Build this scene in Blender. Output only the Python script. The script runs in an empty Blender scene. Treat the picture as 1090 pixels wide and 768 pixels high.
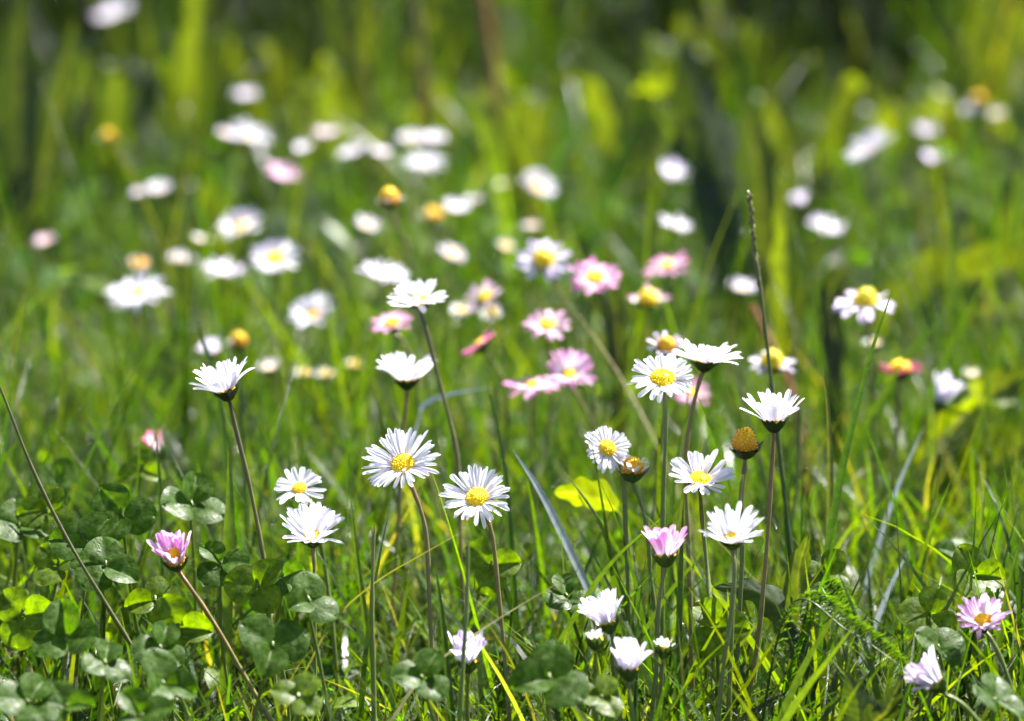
import bpy, math, random
import numpy as np
random.seed(7)
rng = np.random.default_rng(7)
C = bpy.context.scene
col = C.collection
R = math.radians

# ------------------------------------------------------------------ camera
H, PITCH, FPX = 0.321, R(10), 4206.0
cam = bpy.data.cameras.new('camera')
cam.sensor_width = 36
cam.lens = 36 * FPX / 1090
cam.clip_start, cam.clip_end = 0.05, 2000
cam.dof.use_dof = True
cam.dof.focus_distance = 1.145
cam.dof.aperture_fstop = 10.5
camo = bpy.data.objects.new('camera', cam)
col.objects.link(camo)
camo.location = (0, 0, H)
camo.rotation_euler = (math.pi / 2 - PITCH, 0, 0)
C.camera = camo
# ------------------------------------------------------------------ light
SUN_EL, SUN_AZ = R(55), R(48)          # azimuth measured from the view direction (+Y) towards the right (+X)
sd = np.array([math.cos(SUN_EL) * math.sin(SUN_AZ), math.cos(SUN_EL) * math.cos(SUN_AZ), math.sin(SUN_EL)])
w = bpy.data.worlds.new('World'); C.world = w; w.use_nodes = True
nt = w.node_tree
sky = nt.nodes.new('ShaderNodeTexSky'); sky.sky_type = 'NISHITA'; sky.sun_disc = False
sky.sun_elevation = SUN_EL; sky.sun_rotation = SUN_AZ
nt.links.new(sky.outputs[0], nt.nodes['Background'].inputs[0])
nt.nodes['Background'].inputs[1].default_value = 0.05
sl = bpy.data.lights.new('sun', 'SUN'); sl.energy = 5.0; sl.angle = R(0.5); sl.color = (1, 0.96, 0.9)
so = bpy.data.objects.new('sun', sl); col.objects.link(so)
import mathutils
V = mathutils.Vector
so.rotation_euler = V((-sd).tolist()).to_track_quat('-Z', 'Y').to_euler()
so.location = (sd * 5).tolist()
C.view_settings.view_transform = 'Standard'; C.view_settings.look = 'None'
C.view_settings.exposure = 2.4; C.view_settings.gamma = 1
C.cycles.use_denoising = True
C.cycles.max_bounces = 8; C.cycles.transparent_max_bounces = 8
C.cycles.sample_clamp_indirect = 6

# ------------------------------------------------------------------ helpers
F_ = np.array([0, math.cos(PITCH), -math.sin(PITCH)])
U_ = np.array([0, math.sin(PITCH), math.cos(PITCH)])
R_ = np.array([1.0, 0, 0])
CAM = np.array([0, 0, H])
def at(px, py, d):
    return CAM + d * (F_ + R_ * (px - 545) / FPX + U_ * (384 - py) / FPX)
def ground_py(d):
    return 384 + FPX * (H / d - math.sin(PITCH)) / math.cos(PITCH)
def project(p):
    q = p - CAM; d = q @ F_
    return 545 + FPX * (q @ R_) / d, 384 - FPX * (q @ U_) / d, d
def nrm(v):
    v = np.asarray(v, float); return v / (np.linalg.norm(v) + 1e-12)

class MB:                                  # collects vertices, faces, a colour and a uv per vertex
    def __init__(s): s.v, s.f, s.c, s.uv, s.n = [], [], [], [], 0
    def add(s, v, f, c, uv=None):
        v = np.asarray(v, float).reshape(-1, 3)
        c = np.asarray(c, float)
        if c.ndim == 1: c = np.tile(c, (len(v), 1))
        s.v.append(v); s.c.append(c)
        s.uv.append(np.zeros((len(v), 2)) if uv is None else np.asarray(uv, float).reshape(-1, 2))
        s.f.append(np.asarray(f, int) + s.n); s.n += len(v)
    def grid(s, P, c, uv=None, wrap=False):         # P: (a, b, 3)
        a, b = P.shape[:2]
        i, j = np.meshgrid(np.arange(a - 1), np.arange(b if wrap else b - 1), indexing='ij')
        i, j = i.ravel(), j.ravel(); k = (j + 1) % b
        f = np.stack([i * b + j, i * b + k, (i + 1) * b + k, (i + 1) * b + j], 1)
        s.add(P.reshape(-1, 3), f, np.asarray(c).reshape(-1, 3) if np.ndim(c) > 1 else c, uv)
    def build(s, name, mat, parent=None, loc=None, origin=None, smooth=True):
        me = bpy.data.meshes.new(name)
        v = np.concatenate(s.v); c = np.concatenate(s.c); uv = np.concatenate(s.uv)
        if origin is not None: v = v - np.asarray(origin)
        me_from(me, v, np.concatenate(s.f), c, uv, smooth)
        me.materials.append(mat)
        o = bpy.data.objects.new(name, me); col.objects.link(o)
        if parent is not None: o.parent = parent
        if loc is not None: o.location = tuple(loc)
        return o
def me_from(me, v, f, c, uv, smooth=True):
    nf, k = f.shape
    me.vertices.add(len(v)); me.vertices.foreach_set('co', v.astype(np.float32).ravel())
    me.loops.add(nf * k); me.loops.foreach_set('vertex_index', f.astype(np.int32).ravel())
    me.polygons.add(nf)
    me.polygons.foreach_set('loop_start', np.arange(0, nf * k, k, dtype=np.int32))
    me.polygons.foreach_set('loop_total', np.full(nf, k, dtype=np.int32))
    me.polygons.foreach_set('use_smooth', np.full(nf, smooth, dtype=bool))
    a = me.attributes.new('tint', 'FLOAT_COLOR', 'POINT')
    a.data.foreach_set('color', np.concatenate([c, np.ones((len(c), 1))], 1).astype(np.float32).ravel())
    l = me.uv_layers.new(name='UVMap')
    l.data.foreach_set('uv', uv[f.ravel()].astype(np.float32).ravel())
    me.update(); me.validate()

def tag(o, label=None, cat=None, group=None, kind=None):
    if label: o['label'] = label
    if cat: o['category'] = cat
    if group: o['group'] = group
    if kind: o['kind'] = kind
    return o
def empty(name, loc):
    o = bpy.data.objects.new(name, None); o.empty_display_size = 0.01
    col.objects.link(o); o.location = tuple(loc); return o

def leaf_mat(name, rough=0.4, trans=0.4, tboost=(1.9, 1.7, 0.6), spec=0.5, bump=None, noise=0.25, nscale=350, glossvar=True, gain=.8):
    m = bpy.data.materials.new(name); m.use_nodes = True
    n, L = m.node_tree.nodes, m.node_tree.links
    n.clear()
    out = n.new('ShaderNodeOutputMaterial'); mix = n.new('ShaderNodeMixShader'); mix.inputs[0].default_value = trans
    p = n.new('ShaderNodeBsdfPrincipled'); t = n.new('ShaderNodeBsdfTranslucent')
    a = n.new('ShaderNodeAttribute'); a.attribute_name = 'tint'
    g = n.new('ShaderNodeNewGeometry'); nz = n.new('ShaderNodeTexNoise')
    nz.inputs['Scale'].default_value = nscale; nz.inputs['Detail'].default_value = 3
    L.new(g.outputs['Position'], nz.inputs['Vector'])
    mr = n.new('ShaderNodeMapRange'); mr.inputs[3].default_value = gain * (1 - noise); mr.inputs[4].default_value = gain * (1 + noise)
    mr.inputs[1].default_value = 0.3; mr.inputs[2].default_value = 0.7
    L.new(nz.outputs[0], mr.inputs[0])
    mu = n.new('ShaderNodeVectorMath'); mu.operation = 'SCALE'
    L.new(a.outputs['Color'], mu.inputs[0]); L.new(mr.outputs[0], mu.inputs['Scale'])
    L.new(mu.outputs[0], p.inputs['Base Color'])
    tb = n.new('ShaderNodeVectorMath'); tb.operation = 'MULTIPLY'; tb.inputs[1].default_value = tboost
    L.new(mu.outputs[0], tb.inputs[0]); L.new(tb.outputs[0], t.inputs[0])
    p.inputs['Roughness'].default_value = rough; p.inputs['Specular IOR Level'].default_value = spec
    if glossvar:
        r2 = n.new('ShaderNodeMapRange'); r2.inputs[1].default_value = .3; r2.inputs[2].default_value = .7
        r2.inputs[3].default_value = rough * .5; r2.inputs[4].default_value = rough * 1.4
        L.new(nz.outputs[0], r2.inputs[0]); L.new(r2.outputs[0], p.inputs['Roughness'])
    if bump:
        uv = n.new('ShaderNodeUVMap'); uv.uv_map = 'UVMap'
        wv = n.new('ShaderNodeTexWave'); wv.bands_direction = 'X' if bump[0] == 'N' else bump[0]; wv.inputs['Scale'].default_value = bump[1]
        wv.inputs['Distortion'].default_value = 0.6
        L.new(uv.outputs[0], wv.inputs[0])
        b = n.new('ShaderNodeBump'); b.inputs['Strength'].default_value = bump[2]; b.inputs['Distance'].default_value = 0.0004
        if bump[0] == 'N':          # blistered leaf surface instead of ribs
            n2 = n.new('ShaderNodeTexNoise'); n2.inputs['Scale'].default_value = nscale * 2.2; n2.inputs['Detail'].default_value = 4
            L.new(g.outputs['Position'], n2.inputs['Vector']); L.new(n2.outputs[0], b.inputs['Height'])
        else:
            L.new(wv.outputs['Fac'], b.inputs['Height'])
        L.new(b.outputs[0], p.inputs['Normal'])
    L.new(p.outputs[0], mix.inputs[1]); L.new(t.outputs[0], mix.inputs[2]); L.new(mix.outputs[0], out.inputs[0])
    return m
M_grass = leaf_mat('grass_blade', 0.28, 0.43, (1.65, 1.85, .12), bump=('X', 3.0, 0.5))
M_clover = leaf_mat('clover_leaf', 0.46, 0.5, (2.8, 3.0, .12), nscale=600, noise=.4, spec=.16, bump=('N', 5.0, .4))
M_broad = leaf_mat('broad_leaf', 0.6, 0.5, (2.6, 2.1, .2), nscale=170, noise=.4, bump=('N', 9.0, .5))
M_dry = leaf_mat('pale_blade', 0.3, .3, (1, 1, .95), gain=1)
M_under = leaf_mat('undergrowth_leaf', 0.75, .45, (2.2, 2.3, .15), spec=.15, glossvar=False)
M_petal = leaf_mat('petal', gain=1.02, rough=0.55, trans=0.48, tboost= (1.04, 1.02, 1.06), spec=.3, noise=.03, bump=('X', 1.2, .6), glossvar=False)
M_disc = leaf_mat('disc_floret', gain=1.12, rough=0.6, trans=0.1, tboost=(1.2, 1, .6), spec=.3, noise=.12, nscale=1500)
M_stem = leaf_mat('stem', 0.42, 0.25, (1.3, 1.2, .6), noise=.15)
M_bract = leaf_mat('bract', 0.5, 0.15, (1.5, 1.4, .4))

# ------------------------------------------------------------------ ground
def axis_steps():
    a = np.concatenate([-np.geomspace(3, 400, 24)[::-1], np.linspace(-2.9, 2.9, 117), np.geomspace(3, 400, 24)])
    return a
gx = axis_steps(); gy = np.concatenate([-np.geomspace(1, 400, 16)[::-1], np.linspace(-.9, 7, 159), np.geomspace(7.3, 600, 26)])
def gz(x, y):
    return 0.003 * np.sin(x * 37 + 1.3 * np.sin(y * 23)) * np.cos(y * 31 + x * 11) - 0.001
X, Y = np.meshgrid(gx, gy, indexing='ij')
P = np.stack([X, Y, gz(X, Y)], -1)
b = MB(); b.grid(P, (0.05, 0.07, 0.02))
gm = bpy.data.materials.new('soil'); gm.use_nodes = True
n, L = gm.node_tree.nodes, gm.node_tree.links
bs = n['Principled BSDF']; bs.inputs['Roughness'].default_value = .9
g = n.new('ShaderNodeNewGeometry')
nz = n.new('ShaderNodeTexNoise'); nz.inputs['Scale'].default_value = 60; nz.inputs['Detail'].default_value = 8
L.new(g.outputs['Position'], nz.inputs['Vector'])
cr = n.new('ShaderNodeValToRGB'); e = cr.color_ramp.elements
e[0].position = .35; e[0].color = (.008, .010, .004, 1); e[1].position = .65; e[1].color = (.016, .030, .006, 1)
k = cr.color_ramp.elements.new(.5); k.color = (.016, .013, .007, 1)
L.new(nz.outputs[0], cr.inputs[0]); L.new(cr.outputs[0], bs.inputs['Base Color'])
bp = n.new('ShaderNodeBump'); bp.inputs['Distance'].default_value = .01; L.new(nz.outputs[0], bp.inputs['Height']); L.new(bp.outputs[0], bs.inputs['Normal'])
tag(b.build('ground', gm), 'dark soil of the meadow under the grass', 'ground', kind='structure')

# ------------------------------------------------------------------ curves and tubes
def catmull(pts, n):
    pts = np.asarray(pts, float)
    if len(pts) == 2: return pts[0] + (pts[1] - pts[0]) * np.linspace(0, 1, n)[:, None]
    p = np.vstack([2 * pts[0] - pts[1], pts, 2 * pts[-1] - pts[-2]])
    out = []
    for t in np.linspace(0, len(pts) - 1 - 1e-9, n):
        i = int(t); u = t - i; a, b_, c, d = p[i], p[i + 1], p[i + 2], p[i + 3]
        out.append(.5 * ((2 * b_) + (-a + c) * u + (2 * a - 5 * b_ + 4 * c - d) * u * u + (-a + 3 * b_ - 3 * c + d) * u ** 3))
    return np.array(out)
def tube(mb, path, r0, r1, c0, c1, k=8):
    n = len(path); T = np.gradient(path, axis=0); T /= np.linalg.norm(T, axis=1)[:, None] + 1e-12
    ref = np.array([0.31, 0.9, 0.1]); ref /= np.linalg.norm(ref)
    N = np.cross(T, ref); N /= np.linalg.norm(N, axis=1)[:, None] + 1e-12; B = np.cross(T, N)
    s = np.linspace(0, 1, n); r = (r0 + (r1 - r0) * s) * (1 + .12 * np.sin(s * 17 + path[0, 0] * 900) + .07 * np.sin(s * 41 + path[0, 1] * 900))
    a = np.arange(k) / k * 2 * math.pi
    P = path[:, None] + r[:, None, None] * (np.cos(a)[None, :, None] * N[:, None] + np.sin(a)[None, :, None] * B[:, None])
    q = (s ** 2.2)[:, None]; c = np.asarray(c0)[None] * (1 - q) + np.asarray(c1)[None] * q
    mb.grid(P, np.repeat(c[:, None], k, 1), wrap=True)
def ribbon(mb, path, width, side, c, thick_fold=0.25, tip=1.6, base=0.75, c_tip=None):
    """a blade along a path: three vertices across, folded along its midrib"""
    n = len(path); s = np.linspace(0, 1, n)
    T = np.gradient(path, axis=0); T /= np.linalg.norm(T, axis=1)[:, None] + 1e-12
    S = side - (T @ side)[:, None] * T; S /= np.linalg.norm(S, axis=1)[:, None] + 1e-12
    N = np.cross(T, S)
    wd = width * np.minimum(base + (1 - base) * s * 3, 1) * (1 - s ** tip) * .5 + 2e-5
    P = np.stack([path - S * wd[:, None] + N * (wd * thick_fold)[:, None], path, path + S * wd[:, None] + N * (wd * thick_fold)[:, None]], 1)
    c = np.asarray(c)
    cc = np.repeat((c[None] * (1 - s)[:, None] + np.asarray(c if c_tip is None else c_tip)[None] * s[:, None])[:, None], 3, 1)
    uv = np.stack([np.tile([0, .5, 1], (n, 1)), np.repeat(s[:, None], 3, 1)], -1)
    mb.grid(P, cc, uv)

# ------------------------------------------------------------------ daisy head
def frame_of(a):
    a = nrm(a); u = nrm(np.cross(a, [0.3, 0.2, 1.0]) if abs(a[2]) < .95 else np.cross(a, [0, 1, 0.01])); v = np.cross(a, u)
    return u, v, a
WHITE = np.array([.88, .88, .90]); PINK = np.array([.74, .20, .50]); LILAC = np.array([.62, .46, .80]); DEEP = np.array([.30, .015, .09])
def petals_mb(cen, a, rd, L, cup, n, pink, curl, rnd, jit=1.0, keep=1.0, tone=PINK, detail=True, wpet=None, sag=None, gap=False):
    mb = MB(); u, v, a = frame_of(a)
    rows = 8 if detail else 5
    s = np.linspace(0, 1, rows)
    prof = np.interp(s, [0, .2, .5, .85, .94, 1], [.42, .66, 1, 1, .86, .5])
    for i in range(n):
        if rnd.random() > keep: continue
        lay = i % 2
        ph = (i + rnd.uniform(-.35, .35) * jit) / n * 2 * math.pi
        l = L * rnd.uniform(.78, 1.08) * (1 - .06 * lay)
        dirp = math.cos(ph) * u + math.sin(ph) * v
        if gap and dirp[1] < -.72 and rnd.random() < .85: continue
        e0 = R(cup + (7 if lay else -3) + rnd.gauss(0, 8) * jit)
        if sag is not None: e0 += R(sag[1]) * float(dirp @ nrm(sag[0]))
        cu = R(curl + rnd.gauss(0, 14) * jit)
        th = e0 + cu * s
        dr = np.cos(th) * l / (rows - 1); dz = np.sin(th) * l / (rows - 1)
        rr = rd * .8 + np.concatenate([[0], np.cumsum(dr[:-1])]); zz = lay * .00025 + np.concatenate([[0], np.cumsum(dz[:-1])])
        side0 = np.cross(a, dirp); tw = R(rnd.gauss(0, 16) * jit)
        W = (wpet or (2 * math.pi * (rd + L * .5) / n * 1.4)) * rnd.uniform(.85, 1.15)
        W = min(W, L * .36)
        cp = cen + rr[:, None] * dirp + zz[:, None] * a
        cp = cp + side0 * (rnd.gauss(0, .045) * jit * l * s ** 2)[:, None]
        nr = (-np.sin(th)[:, None] * dirp + np.cos(th)[:, None] * a)
        tws = tw * s
        sd_ = np.cos(tws)[:, None] * side0 + np.sin(tws)[:, None] * nr
        nn = np.cross(sd_, -(np.cos(th)[:, None] * dirp + np.sin(th)[:, None] * a))
        off = np.array([-1, -.5, 0, .5, 1]) if detail else np.array([-1, 0, 1])
        dep = np.abs(off) ** 2 * .22
        P = cp[:, None] + sd_[:, None] * (off[None, :, None] * (W * .5 * prof)[:, None, None]) + nr[:, None] * (dep[None, :, None] * (W * prof)[:, None, None])
        if detail:           # a shallow notch at the tip
            P[-1, 2] -= (P[-1, 2] - P[-2, 2]) * rnd.uniform(.1, .6)
            P[-1, 0] -= (P[-1, 0] - P[-2, 0]) * .5; P[-1, 4] -= (P[-1, 4] - P[-2, 4]) * .5
        pk = pink * rnd.uniform(.75, 1.35)
        f = np.clip((s - .08) * 1.25, 0, 1) * min(pk, 1)
        base = WHITE * rnd.uniform(.95, 1.0) * (1 - .12 * rnd.random()) if False else WHITE * rnd.uniform(.94, 1.0)
        if rnd.random() < .3: base = base * .75 + LILAC * .25
        if pink > 1.15: f = np.clip(.35 + s * 2, 0, 1)
        c = base[None] * (1 - f)[:, None] + np.asarray(tone)[None] * f[:, None]
        uv = np.stack([np.tile((off + 1) * .5, (rows, 1)), np.repeat(s[:, None], len(off), 1)], -1)
        mb.grid(P, np.repeat(c[:, None], len(off), 1), uv)
    return mb
YEL = np.array([.92, .66, .015]); ORA = np.array([.75, .30, .015]); LIME = np.array([.62, .58, .04])
def disc_mb(cen, a, rd, h, style, rnd, n=110):
    mb = MB(); u, v, a = frame_of(a)
    outer, inner = {'yellow': (YEL, YEL * .95), 'orange': (ORA, YEL), 'spent': (ORA * .85, YEL), 'brown': (np.array([.3, .1, .03]), ORA), 'gold': (YEL * .95, LIME)}[style]
    t = np.linspace(0, 1, 9)[:, None]; ph = (np.arange(20) / 20 * 2 * math.pi)[None]
    rr = rd * .97 * np.sin(t * math.pi / 2) * np.ones_like(ph); zz = h * np.cos(t * math.pi / 2) * np.ones_like(ph)
    P = cen + (rr * np.cos(ph))[..., None] * u + (rr * np.sin(ph))[..., None] * v + zz[..., None] * a
    c = outer * t + inner * (1 - t)
    mb.grid(P, np.repeat(c[:, None], 20, 1) * .8, wrap=True)
    for i in range(n):
        q = math.sqrt((i + .5) / n); p = i * 2.39996
        th = q * math.pi / 2 * .98
        loc = cen + rd * math.sin(th) * (math.cos(p) * u + math.sin(p) * v) + h * math.cos(th) * a
        nn = nrm(math.sin(th) / rd * (math.cos(p) * u + math.sin(p) * v) + math.cos(th) / h * a)
        x = nrm(np.cross(nn, [.2, .5, .7])); y = np.cross(nn, x)
        if rnd.random() < .07: continue
        s = rd / math.sqrt(n) * 1.05 * rnd.uniform(.7, 1.3); hh = s * rnd.uniform(.7, 1.7)
        k = np.arange(5) / 5 * 2 * math.pi
        ring0 = loc + s * (np.cos(k)[:, None] * x + np.sin(k)[:, None] * y)
        ring1 = ring0 * .75 + loc * .25 + nn * hh * .75
        topp = np.repeat((loc + nn * hh)[None], 5, 0) + (ring1 - loc - nn * hh * .75) * .3
        cc = (outer * q ** 2 + inner * (1 - q ** 2)) * rnd.uniform(.88, 1.1)
        if style == 'spent' and math.sin(p * 1.0 + q * 3) > .25: cc = ORA * rnd.uniform(.7, 1.1)
        elif rnd.random() < .08: cc = cc * .6 + ORA * .4
        mb.grid(np.stack([ring0, ring1, topp]), cc, wrap=True)
    return mb
GRN = np.array([.06, .11, .02]); DGR = np.array([.022, .045, .012]); RED = np.array([.25, .115, .05]); BRN = np.array([.24, .22, .07]); DRK = np.array([.04, .025, .015])
STG = np.array([.16, .22, .045])
def bracts_mb(cen, a, rd, cup, c, rnd, L=.0052, n=13):
    mb = MB(); u, v, a = frame_of(a)
    t = np.linspace(0, 1, 6)[:, None]; ph = (np.arange(16) / 16 * 2 * math.pi)[None]
    rr = (.0007 + (rd * .98 - .0007) * np.sin(t * math.pi / 2)) * np.ones_like(ph)
    zz = (-.0030 + .0029 * (t ** 1.6)) * np.ones_like(ph)
    P = cen + (rr * np.cos(ph))[..., None] * u + (rr * np.sin(ph))[..., None] * v + zz[..., None] * a
    mb.grid(P, c, wrap=True)
    s = np.linspace(0, 1, 5)
    for i in range(n):
        ph = (i + rnd.uniform(-.2, .2)) / n * 2 * math.pi; d = math.cos(ph) * u + math.sin(ph) * v
        e = R(max(cup, -20) * .85 + 5 + rnd.gauss(0, 6)); th = R(50) * (1 - s) + e * s
        l = L * rnd.uniform(.8, 1.1)
        r = rd * .55 + np.cumsum(np.cos(th)) * l / 5; z = -.0024 + np.cumsum(np.sin(th)) * l / 5
        cp = cen + r[:, None] * d + z[:, None] * a; sd_ = np.cross(a, d)
        W = .0011 * np.array([1, 1.1, 1, .65, .05])
        P = np.stack([cp - sd_ * W[:, None], cp - (a * .0002), cp + sd_ * W[:, None]], 1)
        mb.grid(P, c * rnd.uniform(.85, 1.3))
    return mb

G1 = 'sharp daisies standing in the near grass'; G2 = 'half blurred pinkish daisies in the middle of the meadow'; G3 = 'blurred daisies far back in the meadow'
HEADS = []      # (centre, radius) of the low heads nothing should stand in front of
STEMPATHS = []
def daisy(x, y, wpx, d, ax, cup, label, pink=0., n=38, disc='yellow', stem=None, sc='g', keep=1., curl=-3, rd=None, name='daisy', group=None, jit=1., hd=None, tone=PINK, sag=None, base=None, pet=None, gap=False):
    rnd = random.Random(int(x * 1000 + y)); detail = d < 1.36
    if group == G3:
        cup += 12; wpx *= 1.1; ax = (ax[0] + rnd.gauss(0, .16), ax[1], ax[2] + rnd.gauss(0, .1)); n = int(n * 1.2)
        if pink < .15: pink, tone = .22, LILAC  # lilac lens fringe of the far blur put into the petal colour
    if group == G2: pink *= 1.2
    cen = at(x, y, d)
    a = nrm(R_ * ax[0] + np.array([0, 0, 1.]) * ax[1] + np.array([0, -1., 0]) * ax[2])
    D = wpx * d / FPX
    rd = (rd or (.165 if group != G3 else .101)); rd = rd * .82 if .1 < rd else rd; rd = rd if rd < .01 else rd * D
    rd = min(max(rd, .0019), .0042)
    tilt = max(math.cos(R(min(max(cup + curl * .5, -40), 85))), .32)
    L = pet if pet else min(max((D / 2 - rd * .8) / tilt, .003), .0108)
    # stem path, from the ground up
    top = cen - a * .0028
    if stem:
        pts = [top] + [at(q[0], q[1], d + (q[2] if len(q) > 2 else 0)) for q in stem]
        pts = [p for p in pts if p[2] > .004]
        last = pts[-1]; prev = pts[-2] if len(pts) > 1 else top
        dirv = last - prev; k = last[2] / max(-dirv[2], 1e-4)
        fx = np.clip(dirv * k, -.03, .03)
        pts.append(np.array([last[0] + fx[0], last[1] + fx[1], 0]))
    else:
        pts = [top, top - a * .012 - np.array([0, 0, .006])]
        bx = rnd.uniform(-.012, .012) + (a[0] * -.25) * top[2]; by = rnd.uniform(-.012, .012)
        mid = (pts[1] + np.array([top[0] + bx, top[1] + by, 0])) / 2 + np.array([rnd.uniform(-.003, .003), 0, 0])
        pts += [mid, np.array([top[0] + bx, top[1] + by, 0])]
    pts = np.array(pts)[::-1]
    if pts[-2][2] >= pts[-1][2]: pts = np.delete(pts, -2, 0)
    base_ = pts[0].copy()
    root = empty(name, base_)
    tag(root, label, 'daisy', group or 'daisies in the meadow')
    path = catmull(pts, 26)
    wob = np.sin(np.linspace(0, rnd.uniform(5, 11), 26) + rnd.uniform(0, 6)) * .00045 * np.sin(np.linspace(0, math.pi, 26)); path[:, 0] += wob
    path[0, 2] = -.004
    cs = {'g': (STG, STG * np.array([1.1, .95, 1])), 'r': (BRN, RED), 'b': (STG, BRN * .9), 'd': (BRN, DRK), 'm': (STG * .9, RED * .8)}[sc]
    m = MB(); tube(m, path, .00075, .00062, cs[0], cs[1])
    m.build('stem', M_stem, root, origin=base_)
    m = bracts_mb(cen, a, rd, cup, {'g': GRN, 'r': DGR, 'b': GRN, 'd': DGR * .7, 'm': DGR}[sc], rnd); m.build('calyx', M_bract, root, origin=base_)
    st = disc
    m = disc_mb(cen + a * .0002, a, rd, hd or rd * (.6 if group != G3 else .4), st, rnd, 110 if detail else 45); m.build('disc', M_disc, root, origin=base_)
    if n: 
        m = petals_mb(cen, a, rd, L, cup, int(n * 1.12) if detail else (n if group == G3 else int(n * .75)), pink, curl, rnd, jit, keep, tone, detail, sag=sag, gap=gap)
        if m.v: m.build('petals', M_petal, root, origin=base_)
    HEADS.append((cen, D / 2, d)); STEMPATHS.append(path)
    return root
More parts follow.
